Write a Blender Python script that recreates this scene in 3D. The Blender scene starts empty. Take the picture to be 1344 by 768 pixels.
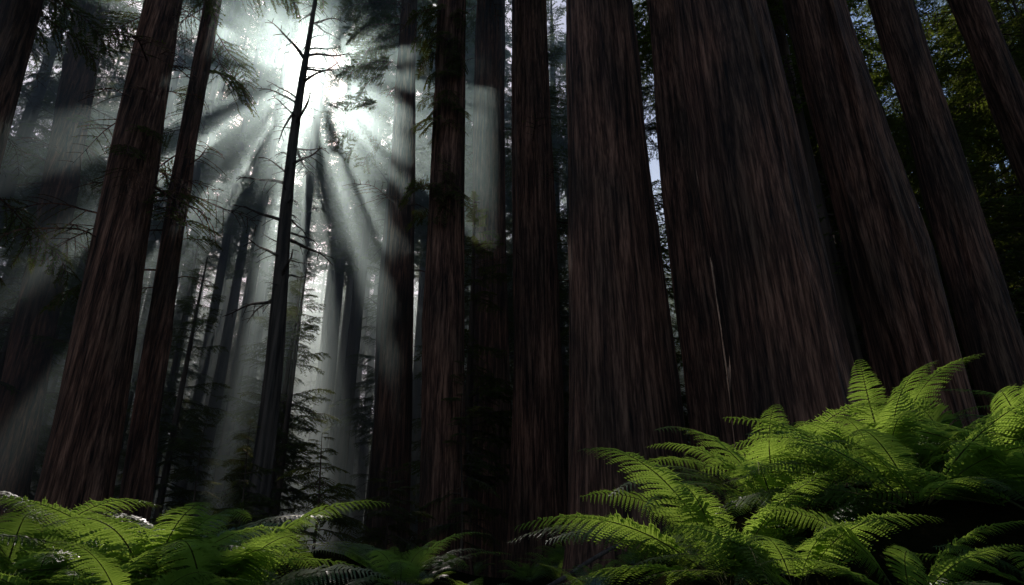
import bpy, math, time
import numpy as np
from mathutils import Vector
T0=time.time()
rng=np.random.default_rng(7)
scene=bpy.context.scene
scene.view_settings.view_transform='Standard'
scene.view_settings.look='None'
scene.view_settings.exposure=0

# ---------------------------------------------------------------- materials
def new_mat(name):
    m=bpy.data.materials.new(name); m.use_nodes=True
    nt=m.node_tree
    for n in list(nt.nodes): nt.nodes.remove(n)
    return m,nt,nt.nodes.new('ShaderNodeOutputMaterial')

def bark_mat(name,c1,c2,c3,sc=1.0,bump=0.6,det=4):
    m,nt,out=new_mat(name); N=nt.nodes; L=nt.links
    tc=N.new('ShaderNodeTexCoord'); oi=N.new('ShaderNodeObjectInfo')
    add=N.new('ShaderNodeVectorMath'); add.operation='ADD'
    sclr=N.new('ShaderNodeVectorMath'); sclr.operation='SCALE'; sclr.inputs['Scale'].default_value=37
    comb=N.new('ShaderNodeCombineXYZ')
    for i in range(3): L.new(oi.outputs['Random'],comb.inputs[i])
    L.new(comb.outputs[0],sclr.inputs[0]); L.new(tc.outputs['Object'],add.inputs[0]); L.new(sclr.outputs[0],add.inputs[1])
    def noise(scale3,detail,rough=0.6):
        mp=N.new('ShaderNodeMapping'); mp.inputs['Scale'].default_value=scale3
        n=N.new('ShaderNodeTexNoise'); n.inputs['Scale'].default_value=1; n.inputs['Detail'].default_value=detail
        n.inputs['Roughness'].default_value=rough
        L.new(add.outputs[0],mp.inputs['Vector']); L.new(mp.outputs[0],n.inputs['Vector']); return n
    a=noise((9*sc,9*sc,0.38*sc),det,0.62)
    cr=N.new('ShaderNodeValToRGB'); e=cr.color_ramp.elements
    p=N.new('ShaderNodeBsdfPrincipled'); p.inputs['Roughness'].default_value=0.85
    p.inputs['Specular IOR Level'].default_value=0.25
    if bump>0:
        b=noise((28*sc,28*sc,1.9*sc),det-1,0.65)
        c=noise((0.8,0.8,0.35),1)
        mix=N.new('ShaderNodeMath'); mix.operation='MULTIPLY_ADD'; mix.inputs[1].default_value=0.55
        L.new(b.outputs['Fac'],mix.inputs[0]) 
        m2=N.new('ShaderNodeMath'); m2.operation='MULTIPLY'; m2.inputs[1].default_value=0.75
        L.new(a.outputs['Fac'],m2.inputs[0]); L.new(m2.outputs[0],mix.inputs[2])
        e[0].position=0.50; e[0].color=(*c1,1); e[1].position=0.82; e[1].color=(*c3,1)
        k=e.new(0.64); k.color=(*c2,1)
        L.new(mix.outputs[0],cr.inputs['Fac'])
        mx=N.new('ShaderNodeMix'); mx.data_type='RGBA'; mx.blend_type='MULTIPLY'
        cr2=N.new('ShaderNodeValToRGB'); e=cr2.color_ramp.elements
        e[0].position=0.35; e[0].color=(0.5,0.52,0.5,1); e[1].position=0.65; e[1].color=(1.15,1,0.95,1)
        L.new(c.outputs['Fac'],cr2.inputs['Fac']); mx.inputs[0].default_value=1
        L.new(cr.outputs['Color'],mx.inputs[6]); L.new(cr2.outputs['Color'],mx.inputs[7])
        bp=N.new('ShaderNodeBump'); bp.inputs['Strength'].default_value=bump; bp.inputs['Distance'].default_value=0.08
        L.new(mix.outputs[0],bp.inputs['Height'])
        L.new(mx.outputs[2],p.inputs['Base Color']); L.new(bp.outputs[0],p.inputs['Normal'])
    else:
        e[0].position=0.38; e[0].color=(*c1,1); e[1].position=0.66; e[1].color=(*c3,1)
        L.new(a.outputs['Fac'],cr.inputs['Fac']); L.new(cr.outputs['Color'],p.inputs['Base Color'])
    L.new(p.outputs[0],out.inputs['Surface']); return m

def leaf_mat(name,c1,c2,tr,rough=0.5,fac=0.45,nscale=2.0,gl=0.05):
    m,nt,out=new_mat(name); N=nt.nodes; L=nt.links
    tc=N.new('ShaderNodeTexCoord'); n=N.new('ShaderNodeTexNoise'); n.inputs['Scale'].default_value=nscale; n.inputs['Detail'].default_value=1
    L.new(tc.outputs['Object'],n.inputs['Vector'])
    cr=N.new('ShaderNodeValToRGB'); e=cr.color_ramp.elements
    e[0].position=0.35; e[0].color=(*c1,1); e[1].position=0.68; e[1].color=(*c2,1)
    L.new(n.outputs['Fac'],cr.inputs['Fac'])
    p=N.new('ShaderNodeBsdfDiffuse'); L.new(cr.outputs['Color'],p.inputs['Color'])
    g=N.new('ShaderNodeBsdfGlossy'); g.inputs['Roughness'].default_value=rough; g.inputs['Color'].default_value=(.9,.95,1,1)
    t=N.new('ShaderNodeBsdfTranslucent')
    mx=N.new('ShaderNodeMix'); mx.data_type='RGBA'; mx.blend_type='MIX'; mx.inputs[0].default_value=0.8
    L.new(cr.outputs['Color'],mx.inputs[6]); mx.inputs[7].default_value=(*tr,1); L.new(mx.outputs[2],t.inputs['Color'])
    ms=N.new('ShaderNodeMixShader'); ms.inputs[0].default_value=fac
    L.new(p.outputs[0],ms.inputs[1]); L.new(t.outputs[0],ms.inputs[2])
    if gl>0:
        m3=N.new('ShaderNodeMixShader'); m3.inputs[0].default_value=gl
        L.new(ms.outputs[0],m3.inputs[1]); L.new(g.outputs[0],m3.inputs[2]); ms=m3
    L.new(ms.outputs[0],out.inputs['Surface'])
    return m

M_bark=bark_mat('redwood_bark',(0.011,0.006,0.004),(0.090,0.045,0.029),(0.30,0.165,0.11),1.0,1.0)
M_bark_far=bark_mat('distant_bark',(0.03,0.02,0.015),(0.06,0.04,0.03),(0.11,0.075,0.055),0.6,0,2)
M_dead=bark_mat('dead_wood_bark',(0.025,0.02,0.016),(0.06,0.045,0.035),(0.12,0.09,0.07),1,0,3)
M_needle=leaf_mat('conifer_needles',(0.018,0.040,0.014),(0.06,0.085,0.028),(0.20,0.25,0.03),0.5,0.45,1.2,0)
M_fern=leaf_mat('fern_leaf',(0.025,0.070,0.02),(0.06,0.115,0.03),(0.40,0.60,0.08),0.36,0.58,3.0,0.07)
M_stem=bark_mat('fern_stem',(0.04,0.05,0.015),(0.07,0.07,0.02),(0.1,0.09,0.03),1,0,1)

def ground_mat():
    m,nt,out=new_mat('forest_litter'); N=nt.nodes; L=nt.links
    tc=N.new('ShaderNodeTexCoord')
    n=N.new('ShaderNodeTexNoise'); n.inputs['Scale'].default_value=9; n.inputs['Detail'].default_value=7; n.inputs['Roughness'].default_value=0.75
    n2=N.new('ShaderNodeTexNoise'); n2.inputs['Scale'].default_value=0.6; n2.inputs['Detail'].default_value=2
    L.new(tc.outputs['Object'],n.inputs['Vector']); L.new(tc.outputs['Object'],n2.inputs['Vector'])
    cr=N.new('ShaderNodeValToRGB'); e=cr.color_ramp.elements
    e[0].position=0.35; e[0].color=(0.006,0.004,0.003,1); e[1].position=0.75; e[1].color=(0.045,0.027,0.015,1)
    L.new(n.outputs['Fac'],cr.inputs['Fac'])
    mx=N.new('ShaderNodeMix'); mx.data_type='RGBA'; L.new(n2.outputs['Fac'],mx.inputs[0])
    L.new(cr.outputs['Color'],mx.inputs[6]); mx.inputs[7].default_value=(0.010,0.018,0.006,1)
    bp=N.new('ShaderNodeBump'); bp.inputs['Strength'].default_value=1; bp.inputs['Distance'].default_value=0.15
    L.new(n.outputs['Fac'],bp.inputs['Height'])
    p=N.new('ShaderNodeBsdfDiffuse')
    L.new(mx.outputs[2],p.inputs['Color']); L.new(bp.outputs[0],p.inputs['Normal']); L.new(p.outputs[0],out.inputs['Surface'])
    return m
M_ground=ground_mat()

# ---------------------------------------------------------------- mesh helpers
class Acc:
    def __init__(s): s.V=[];s.F=[];s.M=[];s.n=0
    def add(s,V,F,mi):
        V=np.asarray(V,float).reshape(-1,3); F=np.asarray(F,int).reshape(-1,4)
        s.V.append(V); s.F.append(F+s.n); s.M.append(np.full(len(F),mi)); s.n+=len(V)
    def addm(s,V,F,M):
        s.V.append(V); s.F.append(F+s.n); s.M.append(M); s.n+=len(V)
    def get(s): return np.concatenate(s.V),np.concatenate(s.F),np.concatenate(s.M)
    def nf(s): return sum(len(f) for f in s.F)
    def leaves(s,P,d,w,l,wd,mi=1):
        n=len(P); l=np.broadcast_to(l,(n,))[:,None]; wd=np.broadcast_to(wd,(n,))[:,None]
        V=np.empty((n,4,3)); V[:,0]=P; V[:,2]=P+d*l; mid=P+d*l*0.42
        V[:,1]=mid+w*wd/2; V[:,3]=mid-w*wd/2
        s.add(V.reshape(-1,3),np.arange(n*4).reshape(n,4),mi)
    def tube(s,P,R,k=4,mi=0):
        P=np.asarray(P,float); n=len(P); R=np.broadcast_to(R,(n,))
        t=np.gradient(P,axis=0); t/=np.linalg.norm(t,axis=1)[:,None]+1e-9
        ref=np.array([0,0,1.0]) if abs(t[:,2]).mean()<0.8 else np.array([1.0,0,0])
        a=np.cross(t,ref); a/=np.linalg.norm(a,axis=1)[:,None]+1e-9; b=np.cross(t,a)
        th=np.arange(k)*2*math.pi/k
        V=P[:,None,:]+R[:,None,None]*(np.cos(th)[None,:,None]*a[:,None,:]+np.sin(th)[None,:,None]*b[:,None,:])
        i=np.arange(n-1)[:,None]; j=np.arange(k)[None,:]; j2=(j+1)%k
        F=np.stack([i*k+j,i*k+j2,(i+1)*k+j2,(i+1)*k+j],-1).reshape(-1,4)
        s.add(V.reshape(-1,3),F,mi)

def make_mesh_raw(name,V,F,M,mats,smooth_mi=(0,)):
    me=bpy.data.meshes.new(name); me.vertices.add(len(V)); me.vertices.foreach_set('co',V.astype(np.float32).ravel())
    me.loops.add(len(F)*4); me.polygons.add(len(F))
    me.loops.foreach_set('vertex_index',F.astype(np.int32).ravel())
    me.polygons.foreach_set('loop_start',(np.arange(len(F))*4).astype(np.int32))
    me.polygons.foreach_set('loop_total',np.full(len(F),4,np.int32))
    for m in mats: me.materials.append(m)
    me.polygons.foreach_set('material_index',M.astype(np.int32))
    me.polygons.foreach_set('use_smooth',np.isin(M,smooth_mi))
    me.update(calc_edges=True); return me
def make_mesh(name,acc,mats,smooth_mi=(0,)):
    return make_mesh_raw(name,*acc.get(),mats,smooth_mi)

def put(name,me,loc=(0,0,0),rz=0,sc=1,parent=None):
    o=bpy.data.objects.new(name,me); o.location=loc; o.rotation_euler=(0,0,rz); o.scale=(sc,sc,sc)
    scene.collection.objects.link(o)
    if parent: o.parent=parent
    return o

TAB=rng.random((256,512))
def vnoise(u,v,pu,seed=0):
    iu=np.floor(u).astype(int); iv=np.floor(v).astype(int); fu=u-iu; fv=v-iv
    fu=fu*fu*(3-2*fu); fv=fv*fv*(3-2*fv)
    g=lambda a,b: TAB[(np.mod(a,pu)+seed*31)%256,(b+seed*57)%512]
    return (g(iu,iv)*(1-fu)+g(iu+1,iv)*fu)*(1-fv)+(g(iu,iv+1)*(1-fu)+g(iu+1,iv+1)*fu)*fv

def sstep(x): x=np.clip(x,0,1); return x*x*(3-2*x)
def terrain(x,y):
    x=np.asarray(x,float); y=np.asarray(y,float)
    h=0.055*np.clip(y-10,0,None)+0.05*np.clip(y-70,0,None)+0.25*np.clip(y-95,0,110)+0.25*sstep((y-3)/3)
    h=h+1.28*sstep((x-0.0)/2.35)*sstep((y-2.0)/1.6)*(1-0.55*sstep((y-7)/8))
    h=h+0.60*sstep((-x-0.8)/0.9)*sstep((y-2.3)/1.4)*(1-.7*sstep((y-5)/4))
    h=h+0.55*np.exp(-((x+1.0)**2+(y-6.2)**2)/0.9)
    h=h+0.35*(vnoise(x*0.12+40,y*0.12+40,200,3)-0.5)*sstep((np.hypot(x,y)-5)/8)*3
    h=h+0.12*(vnoise(x*0.9+90,y*0.9+90,200,4)-0.5)
    return h

# ---------------------------------------------------------------- branches
def branch(L,r,ntw,nl,leaf=0.2,lw=0.07,droop=0.35,bare=0.0,tw=1.0):
    A=Acc(); n=9; t=np.linspace(0,1,n)
    ph=rng.uniform(0,6.28); wob=0.05*L
    P=lambda tt: np.stack([L*tt*(1-0.08*tt),wob*np.sin(tt*4+ph)*tt,L*(0.16*tt-droop*tt**2)+0.02*L*np.sin(tt*9+ph)],-1)
    A.tube(P(t),r*(1-t*0.88)+0.004,4,0)
    for i in range(ntw):
        tt=0.12+0.88*(i+rng.random())/ntw
        side=1 if i%2 else -1
        base=P(np.array([tt]))[0]
        lt=(L*0.42*(1-0.75*tt)*rng.uniform(0.6,1.25)+0.15)*tw
        ang=math.radians(rng.uniform(40,75))*side
        d=np.array([math.cos(ang),math.sin(ang),rng.uniform(-0.35,0.05)])
        m=6; s=np.linspace(0,1,m)
        Q=base+d*lt*s[:,None]; Q[:,2]-=0.30*lt*s**2
        A.tube(Q,0.006+0.012*(1-s)*min(1,L/4)+r*.1,3,0)
        if rng.random()<bare: continue
        k=max(4,int(nl*(0.4+lt/(L*0.42))))
        s=rng.uniform(0.05,1,k)
        base2=base+d*lt*s[:,None]; base2[:,2]-=0.30*lt*s**2
        sd=rng.choice([-1,1],k)
        perp=np.array([-d[1],d[0],0]); perp/=np.linalg.norm(perp)
        dd=d[None]*rng.uniform(0.4,1,(k,1))+perp[None]*sd[:,None]*rng.uniform(0.4,1.1,(k,1))
        dd[:,2]+=rng.uniform(-0.8,0.1,k)
        dd/=np.linalg.norm(dd,axis=1)[:,None]
        ww=np.cross(dd,np.array([0,0,1.0])+rng.normal(0,0.45,(k,3))); ww/=np.linalg.norm(ww,axis=1)[:,None]+1e-9
        A.leaves(base2,dd,ww,leaf*rng.uniform(0.6,1.4,k),lw*rng.uniform(0.7,1.3,k),1)
    return A.get()

BR=[branch(4.0,0.045,26,26,0.20,0.06,rng.uniform(0.2,0.5)) for _ in range(7)]
BRF=[branch(3.0,0.03,34,44,0.11,0.032,rng.uniform(0.3,0.6)) for _ in range(5)]
BRB=[branch(2.6,0.034,12,0,0.1,0.03,rng.uniform(0.1,0.5),bare=1.0) for _ in range(5)]
BRS=[branch(2.6,0.028,14,8,0.10,0.03,rng.uniform(0.2,0.6),bare=0.55) for _ in range(4)]
BRN=[branch(2.4,0.095,8,0,0.1,0.03,rng.uniform(-0.1,0.45),bare=1.0,tw=.7) for _ in range(6)]
BRW=[branch(3.2,0.04,18,17,0.30,0.11,rng.uniform(0.2,0.5)) for _ in range(6)]

def place(acc,B,pos,az,pitch,s):
    V,F,M=B; V=V*s
    c,sn=math.cos(pitch),math.sin(pitch)
    X=V[:,0]*c-V[:,2]*sn; Z=V[:,0]*sn+V[:,2]*c
    ca,sa=math.cos(az),math.sin(az)
    W=np.stack([X*ca-V[:,1]*sa+pos[0],X*sa+V[:,1]*ca+pos[1],Z+pos[2]],-1)
    acc.addm(W,F,M)

# ---------------------------------------------------------------- trees
def trunk(acc,cx,rad,zs,segs,flute,seed):
    th=np.linspace(0,2*math.pi,segs,endpoint=False)
    Z,TH=np.meshgrid(zs,th,indexing='ij')
    R=rad(Z); u=TH/(2*math.pi)
    base=float(rad(np.array([1.0]))[0])
    k1=max(5,int(base*9)); k2=k1*3
    tw=0.5*vnoise(u*4,Z*0.10,4,seed)+0.12*vnoise(u*8,Z*0.5,8,seed+5)
    n1=vnoise(u*k1+tw*2,Z*0.07,k1,seed+1)
    n2=vnoise(u*k2+tw*5,Z*0.22,k2,seed+2)
    n3=vnoise(u*4,Z*0.06+9,4,seed+3)
    ridge=1-np.abs(2*n1-1)
    ridge2=1-np.abs(2*n2-1)
    D=flute*(0.14*base*(n3-0.5)+0.21*(ridge-0.7)*min(1.2,base)+0.12*(ridge2**0.7-0.7))
    D*=np.clip(R/(base*0.6),0,1)
    D+=0.22*base*np.exp(-Z/1.6)*(vnoise(u*6,Z*0.1,6,seed+7))
    R=R+D
    cxx,cyy=cx(Z)
    V=np.stack([cxx+R*np.cos(TH),cyy+R*np.sin(TH),Z],-1).reshape(-1,3)
    n=len(zs); i=np.arange(n-1)[:,None]; j=np.arange(segs)[None]; j2=(j+1)%segs
    F=np.stack([i*segs+j,i*segs+j2,(i+1)*segs+j2,(i+1)*segs+j],-1).reshape(-1,4)
    acc.add(V,F,0)

def crown(acc,cx,rad,z0,z1,nb,lmax,protos,pitch=0.0,azr=None,droopvar=0.3,col=False):
    for i in range(nb):
        f=(i+rng.random())/nb
        z=z0+(z1-z0)*f**1.0
        if not col and math.sin(z*1.7+z0)+0.6*math.sin(z*0.73+2*z0)<-0.9 : continue
        s=lmax*((1-f)**(0.3 if col else 0.65)*min(1,0.45+f*3)+0.12)*rng.uniform(0.65,1.15)
        az=rng.uniform(0,6.283) if azr is None else rng.uniform(*azr)
        x,y=cx(np.array([z])); r=rad(np.array([z]))[0]*0.6
        place(acc,protos[rng.integers(len(protos))],(float(x[0])+r*math.cos(az),float(y[0])+r*math.sin(az),z),az,pitch+rng.uniform(-droopvar,droopvar)+0.5*f**2,s)

# light gaps: the sun enters the grove only through these canopy openings
S=Vector((-.298,.780,.706)).normalized()
E1=np.array([.9342,.3569,0]); E2=np.array([.2305,-.6033,.7638]); O=np.array([0,0,.75])
FERN_GAPS=[(2.75,-1.75,.8),(3.5,-.9,.6),(3.75,-2.0,.62),(2.9,-2.9,.5),(4.55,-1.2,.55),(1.75,-2.0,.55),(3.0,-.3,.4),(3.9,-3.1,.4)]
MOSS_GAPS=[(3.9,.5,.55),(4.0,1.5,.5)]
RIM_GAPS=[(7.25,-4.4,.72),(7.25,-3.4,.72),(7.25,-2.4,.72),(7.25,-1.4,.70),(7.25,-.4,.62),(7.3,.6,.55),(5.75,-3.4,.5),(5.75,-2.6,.5)]
GAPS=[(0,0.2,2.9),(-2.3,1.0,1.6),(2.1,1.5,1.2)]+FERN_GAPS+MOSS_GAPS+RIM_GAPS+[(-.5,-2.9,1.25),(-1.6,-2.6,1.0),(1.35,-3.75,.6),
 (-2.6,-4.8,.75),(-.3,-5.8,.6),(1.6,-4.9,.65),(-4.9,-5.7,.8),(-4.2,-1.5,.65),(-6.5,-3.4,.75),(3.2,-6.5,.7),(.9,-8.2,.8),(-2.9,-8.4,.8),
 (-7.0,-7.4,.85),(-5.4,.8,.75),(5.3,-7.8,.65),(-9.4,-5,.8),(-5.2,-10.4,.85),(2.4,-11,.8),(-9.5,-10,.9),(-1,-11.5,.85)]
grng=np.random.default_rng(21)
for _ in range(34):
    GAPS.append((grng.uniform(-10,4.5),grng.uniform(-11,-2.5),grng.uniform(.3,.55)))
def cull(V,F,M,off,nt,soft=.12,gaps=GAPS):
    C=V[F].mean(1)+np.array(off)-O
    P=C@E1; Q=C@E2; keep=np.ones(len(F),bool)
    ok=np.arange(len(F))>=nt
    for i,(hp,hq,hr) in enumerate(gaps):
        dd=np.hypot(P-hp,Q-hq)/hr+rng.normal(0,soft if hr<2.5 else .22,len(F))
        keep&=~((dd<1.0)&ok)
    return V,F[keep],M[keep]

NEAR=[
 # x0,   D,   x1,   r0,   r1,  H, crown z0, nbr, segs
 (-12.9,14.4,-14.0,0.46,0.42,44,22,60,96),
 (-18.2,25.6,-21.2,0.74,0.68,52,24,70,96),
 (-9.75,16.0,-10.95,0.66,0.54,50,24,70,144),
 (-9.4,18.0,-10.73,0.34,0.25,40,22,50,96),
 (-4.4,25.6,-5.1,0.70,0.40,48,29,60,128),
 (-1.76,18.5,-2.29,0.57,0.49,52,27,60,128),
 (-0.72,27.2,-1.1,0.78,0.72,54,29,70,128),
 (0.83,22.0,0.85,0.84,0.74,52,27,60,192),
 (2.14,12.8,2.10,1.03,0.80,56,25,70,288),
 (5.68,19.2,5.8,0.62,0.58,50,26,70,128),
 (4.80,11.2,4.65,1.10,0.92,58,24,70,320),
 (8.9,14.4,8.66,0.96,0.70,56,24,70,288),
 (13.3,17.6,13.1,0.72,0.64,52,25,70,160),
 (18.2,19.2,17.4,0.60,0.56,50,25,60,96),
]
for k,(x0,D,x1,r0,r1,H,cz,nb,segs) in enumerate(NEAR):
    z1=0.9+1.08*D; g=float(terrain(x0,D))-0.4
    sl=(x1-x0)/z1; ph=rng.uniform(0,6)
    cx=lambda z,sl=sl,ph=ph: (sl*z+0.12*np.sin(z*0.13+ph)*np.clip(z/12,0,1),0.10*np.cos(z*0.11+ph)*np.clip(z/12,0,1))
    def rad(z,r0=r0,r1=r1,z1=z1,H=H):
        z=np.asarray(z,float)
        a=r0+(r1-r0)*np.clip(z/z1,0,1)
        b=np.where(z>z1,np.clip(1-(z-z1)/(H-z1),0.02,1),1)
        return a*b+0.15*r0*np.exp(-np.clip(z,0,None)/1.3)
    zs=np.concatenate([np.linspace(0,z1*1.1,170 if segs>150 else 90),np.linspace(z1*1.1,H,24)[1:]])
    A=Acc(); trunk(A,cx,rad,zs,segs,1.0,k*3+1); ntr=A.nf()
    crown(A,cx,rad,cz,H,nb,1.15,BR,droopvar=0.25)
    for _ in range(9):
        z=rng.uniform(0.35,0.95)*cz; az=rng.uniform(0,6.28)
        if x0>1: z=rng.uniform(0.8,1)*cz
        X,Y=cx(np.array([z])); r=float(rad(np.array([z]))[0])
        place(A,BRS[rng.integers(4)],(X[0]+r*.9*math.cos(az),Y[0]+r*.9*math.sin(az),z),az,rng.uniform(-.4,.3),rng.uniform(.4,1))
    if k==5:
        for _ in range(60):
            z=rng.uniform(10.5,19.5); az=rng.uniform(2.9,5.4)
            X,Y=cx(np.array([z])) 
            place(A,BRF[rng.integers(5)],(X[0]+.4*math.cos(az),Y[0]+.4*math.sin(az),z),az,rng.uniform(-1.1,-.4),rng.uniform(.25,.5))
    if k==4:
        for _ in range(26):
            z=rng.uniform(19,29); az=rng.uniform(2.2,4.2)
            X,Y=cx(np.array([z])) 
            place(A,BRF[rng.integers(5)],(X[0]+.4*math.cos(az),Y[0]+.4*math.sin(az),z),az,rng.uniform(-.5,.1),rng.uniform(.6,1.2))
    if k in(3,1,2,0):
        for _ in range(24):
            z=rng.uniform(8,22); az=rng.uniform(0,6.28)
            X,Y=cx(np.array([z])) 
            place(A,BRF[rng.integers(5)] if rng.random()<.4 else BRS[rng.integers(4)],(X[0]+.3*math.cos(az),Y[0]+.3*math.sin(az),z),az,rng.uniform(-.5,.1),rng.uniform(.4,1.1))
    V,F,M=A.get()
    if k in(6,7): V,F,M=cull(V,F,M,(x0,D,g),ntr)
    if k==5: V,F,M=cull(V,F,M,(x0,D,g),ntr,gaps=FERN_GAPS[:1]+FERN_GAPS[2:]+RIM_GAPS)
    if k==4: V,F,M=cull(V,F,M,(x0,D,g),ntr,gaps=FERN_GAPS+MOSS_GAPS+RIM_GAPS)
    put('redwood_tree',make_mesh_raw('redwood_tree',V,F,M,[M_bark,M_needle]),(x0,D,g))

def snag(name,x0,D,x1,r0,r1,H,nbare,seed,protos):
    z1=0.9+1.08*D; sl=(x1-x0)/z1
    cx=lambda z:(sl*z+0.10*np.sin(z*0.35)*np.clip(z/10,0,1)+0*z,0.06*np.sin(z*0.3+1)+0*z)
    rad=lambda z:(r0+(r1-r0)*np.clip(np.asarray(z,float)/z1,0,1))*np.where(np.asarray(z)>z1,np.clip(1-(z-z1)/(H-z1),.05,1),1)+0.2*r0*np.exp(-np.clip(z,0,None)/.9)
    A=Acc(); trunk(A,cx,rad,np.linspace(0,H,160),64,0.5,seed)
    for i in range(nbare):
        z=H*(0.30+0.70*(i+rng.random())/nbare); az=rng.uniform(0,6.28)
        X,Y=cx(np.array([z])) 
        place(A,protos[rng.integers(len(protos))],(float(X[0]),float(Y[0]),z),az,rng.uniform(-.35,.3),rng.uniform(.22,.85))
    return put(name,make_mesh(name,A,[M_dead,M_needle]),(x0,D,float(terrain(x0,D))-.3))
snag('dead_tree_snag',-6.85,19.2,-7.62,0.33,0.05,26,64,50,BRN)
snag('slender_dead_tree',-6.6,35,-8.0,0.34,0.14,24,26,60,BRN)

def forest_tree(H,r,z0,nb,lmax,col=False,name='forest_tree'):
    A=Acc(); cx=lambda z:(0.15*np.sin(z*.1),0.1*np.sin(z*.13))
    rad=lambda z: r*(1-np.asarray(z,float)/H)**0.8+0.02+0.2*r*np.exp(-np.clip(z,0,None))
    trunk(A,cx,rad,np.linspace(0,H,50),20,0.8,int(rng.integers(60)))
    crown(A,cx,rad,z0,H,nb,lmax,BR,droopvar=.3,col=col)
    for _ in range(14):
        z=rng.uniform(.2,1)*z0; az=rng.uniform(0,6.28)
        place(A,BRB[rng.integers(5)],(r*.5*math.cos(az),r*.5*math.sin(az),z),az,rng.uniform(-.5,.2),rng.uniform(.4,1.1))
    return make_mesh(name,A,[M_bark_far,M_needle])
FT=[forest_tree(44,.55,15,110,1.2),forest_tree(47,.65,20,105,1.3),forest_tree(40,.45,11,110,1.1),forest_tree(36,.38,8,105,1.0),forest_tree(49,.7,24,100,1.35)]
YT=[forest_tree(20,.2,3.5,80,.75),forest_tree(15,.16,2.0,70,.65),forest_tree(25,.27,6,90,.8)]
forest=bpy.data.objects.new('distant_forest',None); scene.collection.objects.link(forest)
pts=[(x0,D,2.5) for (x0,D,*_) in NEAR]+[(-6.9,19.2,2),(-6.6,35,2)]
def try_add(x,y,sep):
    for (a,b,s) in pts:
        if (a-x)**2+(b-y)**2<max(sep,s)**2: return False
    pts.append((x,y,sep)); return True

wall=[]
for row,y0 in enumerate((45,51,57,63)):
    for p in np.arange(-13,15,3.1):
        pp=p+rng.uniform(-.8,.8)+row*.78
        if 1.9<pp<4.2: pp=4.9 if pp>3 else 1.5      # keep the sunlit corridors free of stems
        if 6.6<pp<8.2: pp=8.6 if pp>7.4 else 6.2
        if abs(pp)<1.0: pp=-1.6 if pp<0 else 1.5
        wall.append((pp,y0+rng.uniform(-1.6,1.6)))
for (p,y) in wall:
    x=(p-.3569*y)/.9342
    H=float(1.02*y+11+rng.uniform(-3,3)); r=rng.uniform(.38,.6); gz=float(terrain(x,y))-.3
    A=Acc(); sx=rng.uniform(-.01,.01); cx=lambda z:(sx*z+0.15*np.sin(z*.1),0.1*np.sin(z*.13))
    rad=lambda z: r*(1-np.asarray(z,float)/H)**0.8+0.02+0.2*r*np.exp(-np.clip(z,0,None))
    trunk(A,cx,rad,np.linspace(0,H,50),16,0.8,int(rng.integers(60))); ntr=A.nf()
    crown(A,cx,rad,H*.36,H,105,.92,BRW,droopvar=.3,col=True)
    V,F,M=cull(*A.get(),(x,y,gz),ntr)
    pts.append((x,y,2.4)); put('tall_conifer',make_mesh_raw('tall_conifer',V,F,M,[M_bark_far,M_needle]),(x,y,gz),0,1,forest)
cnt=0
for _ in range(6000):
    if cnt>=240: break
    az=rng.uniform(-math.pi,math.pi)
    if rng.random()<.65: az=rng.uniform(-.85,.85)
    d=rng.uniform(27,105)
    x=d*math.sin(az); y=d*math.cos(az); sc=rng.uniform(.85,1.15)
    c=x+0.382*y; inside=y>10 and -11<c<12
    me=FT[rng.integers(5)]
    if inside:
        if y<34: continue
        if y<66: me=FT[3]; sc=min(1.,.58*y/36)*rng.uniform(.8,1)
        else: me=FT[rng.choice([2,3])]; sc=1.05
    if not try_add(x,y,3.0): continue
    put('conifer',me,(x,y,float(terrain(x,y))-.3),rng.uniform(0,6.28),sc,forest); cnt+=1
cnt=0
for _ in range(3000):
    if cnt>=130: break
    az=rng.uniform(-.8,.8); d=rng.uniform(105,165); x=d*math.sin(az); y=d*math.cos(az)
    if not try_add(x,y,4): continue
    put('conifer',FT[rng.choice([2,3,0])],(x,y,float(terrain(x,y))-.3),rng.uniform(0,6.28),rng.uniform(.85,1.15),forest); cnt+=1
cnt=0
for _ in range(3000):
    if cnt>=50: break
    az=rng.uniform(-.8,.8); d=rng.uniform(24,60); x=d*math.sin(az); y=d*math.cos(az)
    cl=-0.382*y+1.0
    me=YT[rng.integers(3)]
    if abs(x-cl)<7.5 and y<40:
        if rng.random()<.6: continue
        me=YT[1]
    if not try_add(x,y,2.4): continue
    put('young_conifer',me,(x,y,float(terrain(x,y))-.2),rng.uniform(0,6.28),rng.uniform(.7,1.1),forest); cnt+=1

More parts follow.
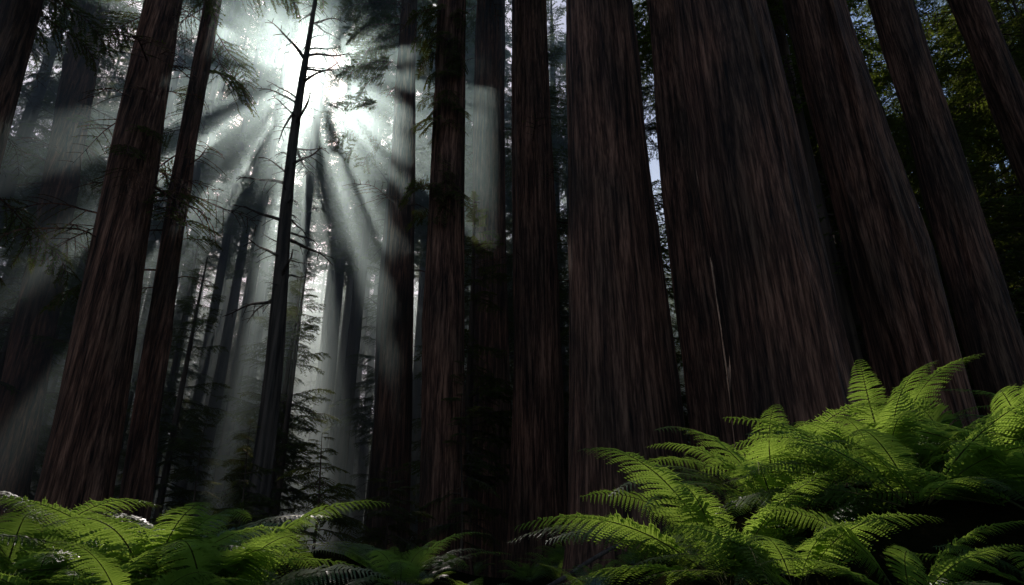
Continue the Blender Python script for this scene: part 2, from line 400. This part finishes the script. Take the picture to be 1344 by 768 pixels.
# ---------------------------------------------------------------- ferns
def frond(L,th0,th1,npin,kp,wmax,twist=0.0):
    A=Acc(); n=40; s=np.linspace(0,1,n); th=th0+(th1-th0)*s**1.15
    dx=np.sin(th)*L/n; dz=np.cos(th)*L/n
    C=np.stack([np.cumsum(dx),0.04*L*np.sin(s*2.5+twist*5)*s,np.cumsum(dz)],-1)
    Tn=np.stack([np.sin(th),0*th,np.cos(th)],-1); Nn=np.stack([-np.cos(th),0*th,np.sin(th)],-1)
    A.tube(C,0.0045*(1-s*.85)*L,4,0)
    for i in range(npin):
        q=0.13+0.86*i/npin; idx=q*(n-1); j=int(idx); f=idx-j
        c=C[j]*(1-f)+C[min(j+1,n-1)]*f; t=Tn[j]; nn=Nn[j]
        prof=min(1,(q-.05)/.28)**.7*(1-q)**.72*1.25
        lp=wmax*L*prof*rng.uniform(.9,1.08)+0.008
        for side in(-1,1):
            d=np.array([0,side,0])*1.0+t*(0.28+.35*q)+nn*rng.uniform(-.12,.22)
            d/=np.linalg.norm(d)
            m=kp; ss=(np.arange(m)+.5)/m
            pc=c+d*lp*ss[:,None]-nn*(lp*.28*ss**2)[:,None]-np.array([0,0,1.])*(lp*.12*ss**2)[:,None]
            ax=np.cross(d,nn); ax/=np.linalg.norm(ax)
            pl=min(lp*.11,.62*L*.86/npin)*(1-ss**2)**.5*1.15+.002
            for s2 in(-1,1):
                dd=ax[None]*s2+d[None]*.65+rng.normal(0,.06,(m,3)); dd/=np.linalg.norm(dd,axis=1)[:,None]
                ww=np.cross(dd,nn[None]); ww/=np.linalg.norm(ww,axis=1)[:,None]
                A.leaves(pc-dd*.002,dd,ww,pl,lp/m*1.25+.002,1)
            A.leaves(c[None],d[None]-nn[None]*.2,ax[None],np.array([lp*1.0]),np.array([0.006]),1)
    return A.get()
FR=[frond(1.0,math.radians(a),math.radians(b),34,11,w,k) for k,(a,b,w) in enumerate([(30,112,.155),(40,105,.165),(26,112,.15),(50,118,.16),(36,104,.175),(58,108,.155),(44,96,.15)])]
FRL=[frond(1.0,math.radians(a),math.radians(b),22,5,w,k) for k,(a,b,w) in enumerate([(18,105,.17),(30,95,.18),(45,115,.18)])]
def fern_mesh(nf,size,protos,spread=1.0,name='sword_fern'):
    A=Acc(); a0=rng.uniform(0,6.28)
    for i in range(nf):
        az=a0+i*2.399+rng.uniform(-.3,.3)
        inner=i/nf
        V,F,M=protos[rng.integers(len(protos))]
        rl=rng.normal(0,.3); Y=V[:,1]*math.cos(rl); Z=V[:,2]+V[:,1]*math.sin(rl)
        V2=np.stack([V[:,0],Y,Z],-1)
        s=size*rng.uniform(.72,1.12)
        place(A,(V2,F,M),(0.04*math.cos(az),.04*math.sin(az),0),az,rng.uniform(-.2,.15)*spread+.2*(inner-.5),s)
    return make_mesh(name,A,[M_stem,M_fern])
FERNS=[
 (1.25,4.25,1.42,24),(1.75,4.7,1.3,18),(2.35,4.3,1.25,18),(3.0,4.6,1.25,18),(2.0,3.5,1.05,17),(2.75,3.6,1.1,17),(1.35,3.55,.85,15),
 (3.5,4.0,1.2,16),(0.36,4.0,.80,14),(2.2,2.9,.7,14),(2.9,3.0,.8,14),(1.65,3.1,.7,13),(.85,3.7,.7,12),(2.45,3.25,.85,15),(1.9,2.6,.5,12),(2.1,3.9,1.0,15),
 (-0.95,6.3,1.0,16),(-1.5,6.8,.75,10),
 (-1.62,4.0,1.1,15),(-2.1,4.3,1.25,18),(-2.55,4.0,1.2,16),(-3.1,4.5,1.25,15),(-2.9,3.6,.95,12),(-2.1,3.6,.85,12),(-3.8,5.2,1.2,12),(-1.3,4.6,.95,13),(-2.5,5.0,1.2,14),(-1.75,3.5,.8,12),
]
for x,y,sz,nf in FERNS:
    put('sword_fern',fern_mesh(nf,sz,FR),(x,y,float(terrain(x,y))-.02))
under=bpy.data.objects.new('fern_undergrowth',None); scene.collection.objects.link(under)
FL=[fern_mesh(11,1.1,FRL,name='fern') for _ in range(4)]
for _ in range(380):
    az=rng.uniform(-.85,.85); d=rng.uniform(8.5,45)**1.0; x=d*math.sin(az); y=d*math.cos(az)
    put('fern',FL[rng.integers(4)],(x,y,float(terrain(x,y))-.03),rng.uniform(0,6.28),rng.uniform(.6,1.0),under)

def sapling(H,nb,l):
    A=Acc(); cx=lambda z:(0.05*np.sin(z*1.3),0.04*np.cos(z))
    rad=lambda z: .035*(1-np.asarray(z,float)/H)+.004
    trunk(A,cx,rad,np.linspace(0,H,20),8,0,3)
    crown(A,cx,rad,.5,H,nb,l,BRF,droopvar=.3)
    return make_mesh('hemlock_sapling',A,[M_bark_far,M_needle])
for (x,y,H) in [(-4.0,14.5,3.0),(-3.0,17,2.4),(-6.5,17,3.6),(-1.3,18,5.5),(-9,20,4.5),(-12,19,3.8),(-4.8,12.5,1.6)]:
    put('hemlock_sapling',sapling(H,34,.42),(x,y,float(terrain(x,y))-.05))

A=Acc()
for (x,y,L_,az) in [(-0.6,10.5,3.2,.2),(-1.5,12,4,2.8)]:
    t=np.linspace(0,1,10); P=np.stack([x+L_*t*math.cos(az),y+L_*t*math.sin(az),0*t],-1); P[:,2]=terrain(P[:,0],P[:,1])+.25+.2*np.sin(t*3)
    A.tube(P,.05*(1-.6*t),8,0)
put('fallen_branches',make_mesh('fallen_branches',A,[M_dead]))

# ---------------------------------------------------------------- ground
def axis(a,b):
    return np.concatenate([np.linspace(-a,-14,30)[:-1],np.linspace(-14,14,170),np.linspace(14,b,30)[1:]])
xs=axis(320,320); ys=np.concatenate([np.linspace(-320,-4,20)[:-1],np.linspace(-4,22,150),np.linspace(22,320,60)[1:]])
Yg,Xg=np.meshgrid(ys,xs,indexing='ij'); V=np.stack([Xg,Yg,terrain(Xg,Yg)],-1).reshape(-1,3)
n,k=len(ys),len(xs); i=np.arange(n-1)[:,None]; j=np.arange(k-1)[None]
F=np.stack([i*k+j,i*k+j+1,(i+1)*k+j+1,(i+1)*k+j],-1).reshape(-1,4)
A=Acc(); A.add(V,F,0); put('ground',make_mesh('ground',A,[M_ground]))

# ---------------------------------------------------------------- mist (a bank lying obliquely through the grove)
bpy.ops.mesh.primitive_cube_add(size=1,location=(-27.5,45.5,15.5)); fog=bpy.context.object; fog.name='forest_mist'
fog.scale=(170,70,45); fog.rotation_euler=(0,0,math.radians(40))
m,nt,out=new_mat('mist'); vs=nt.nodes.new('ShaderNodeVolumeScatter')
vs.inputs['Color'].default_value=(.66,.91,.94,1); vs.inputs['Density'].default_value=.0118; vs.inputs['Anisotropy'].default_value=.74
nt.links.new(vs.outputs[0],out.inputs['Volume']); fog.data.materials.append(m)

# ---------------------------------------------------------------- light
ld=bpy.data.lights.new('sun','SUN'); ld.energy=5; ld.angle=math.radians(.5); ld.color=(1,.94,.85)
lo=bpy.data.objects.new('sun',ld); lo.rotation_euler=S.to_track_quat('Z','Y').to_euler(); lo.location=S*60; scene.collection.objects.link(lo)
w=bpy.data.worlds.new('World'); scene.world=w; w.use_nodes=True; nt=w.node_tree
bg=nt.nodes['Background']; sky=nt.nodes.new('ShaderNodeTexSky'); sky.sky_type='NISHITA'; sky.sun_disc=False
sky.sun_elevation=math.asin(S.z); sky.sun_rotation=math.atan2(S.x,S.y)%(2*math.pi)
nt.links.new(sky.outputs[0],bg.inputs[0]); bg.inputs[1].default_value=.135

cd=bpy.data.cameras.new('camera'); cd.lens=24; cd.sensor_width=36; cd.clip_end=2000; cd.clip_start=.05
co=bpy.data.objects.new('camera',cd); co.location=(0,0,.75); co.rotation_euler=(math.radians(90+24),0,0); scene.collection.objects.link(co); scene.camera=co
print('done',time.time()-T0)
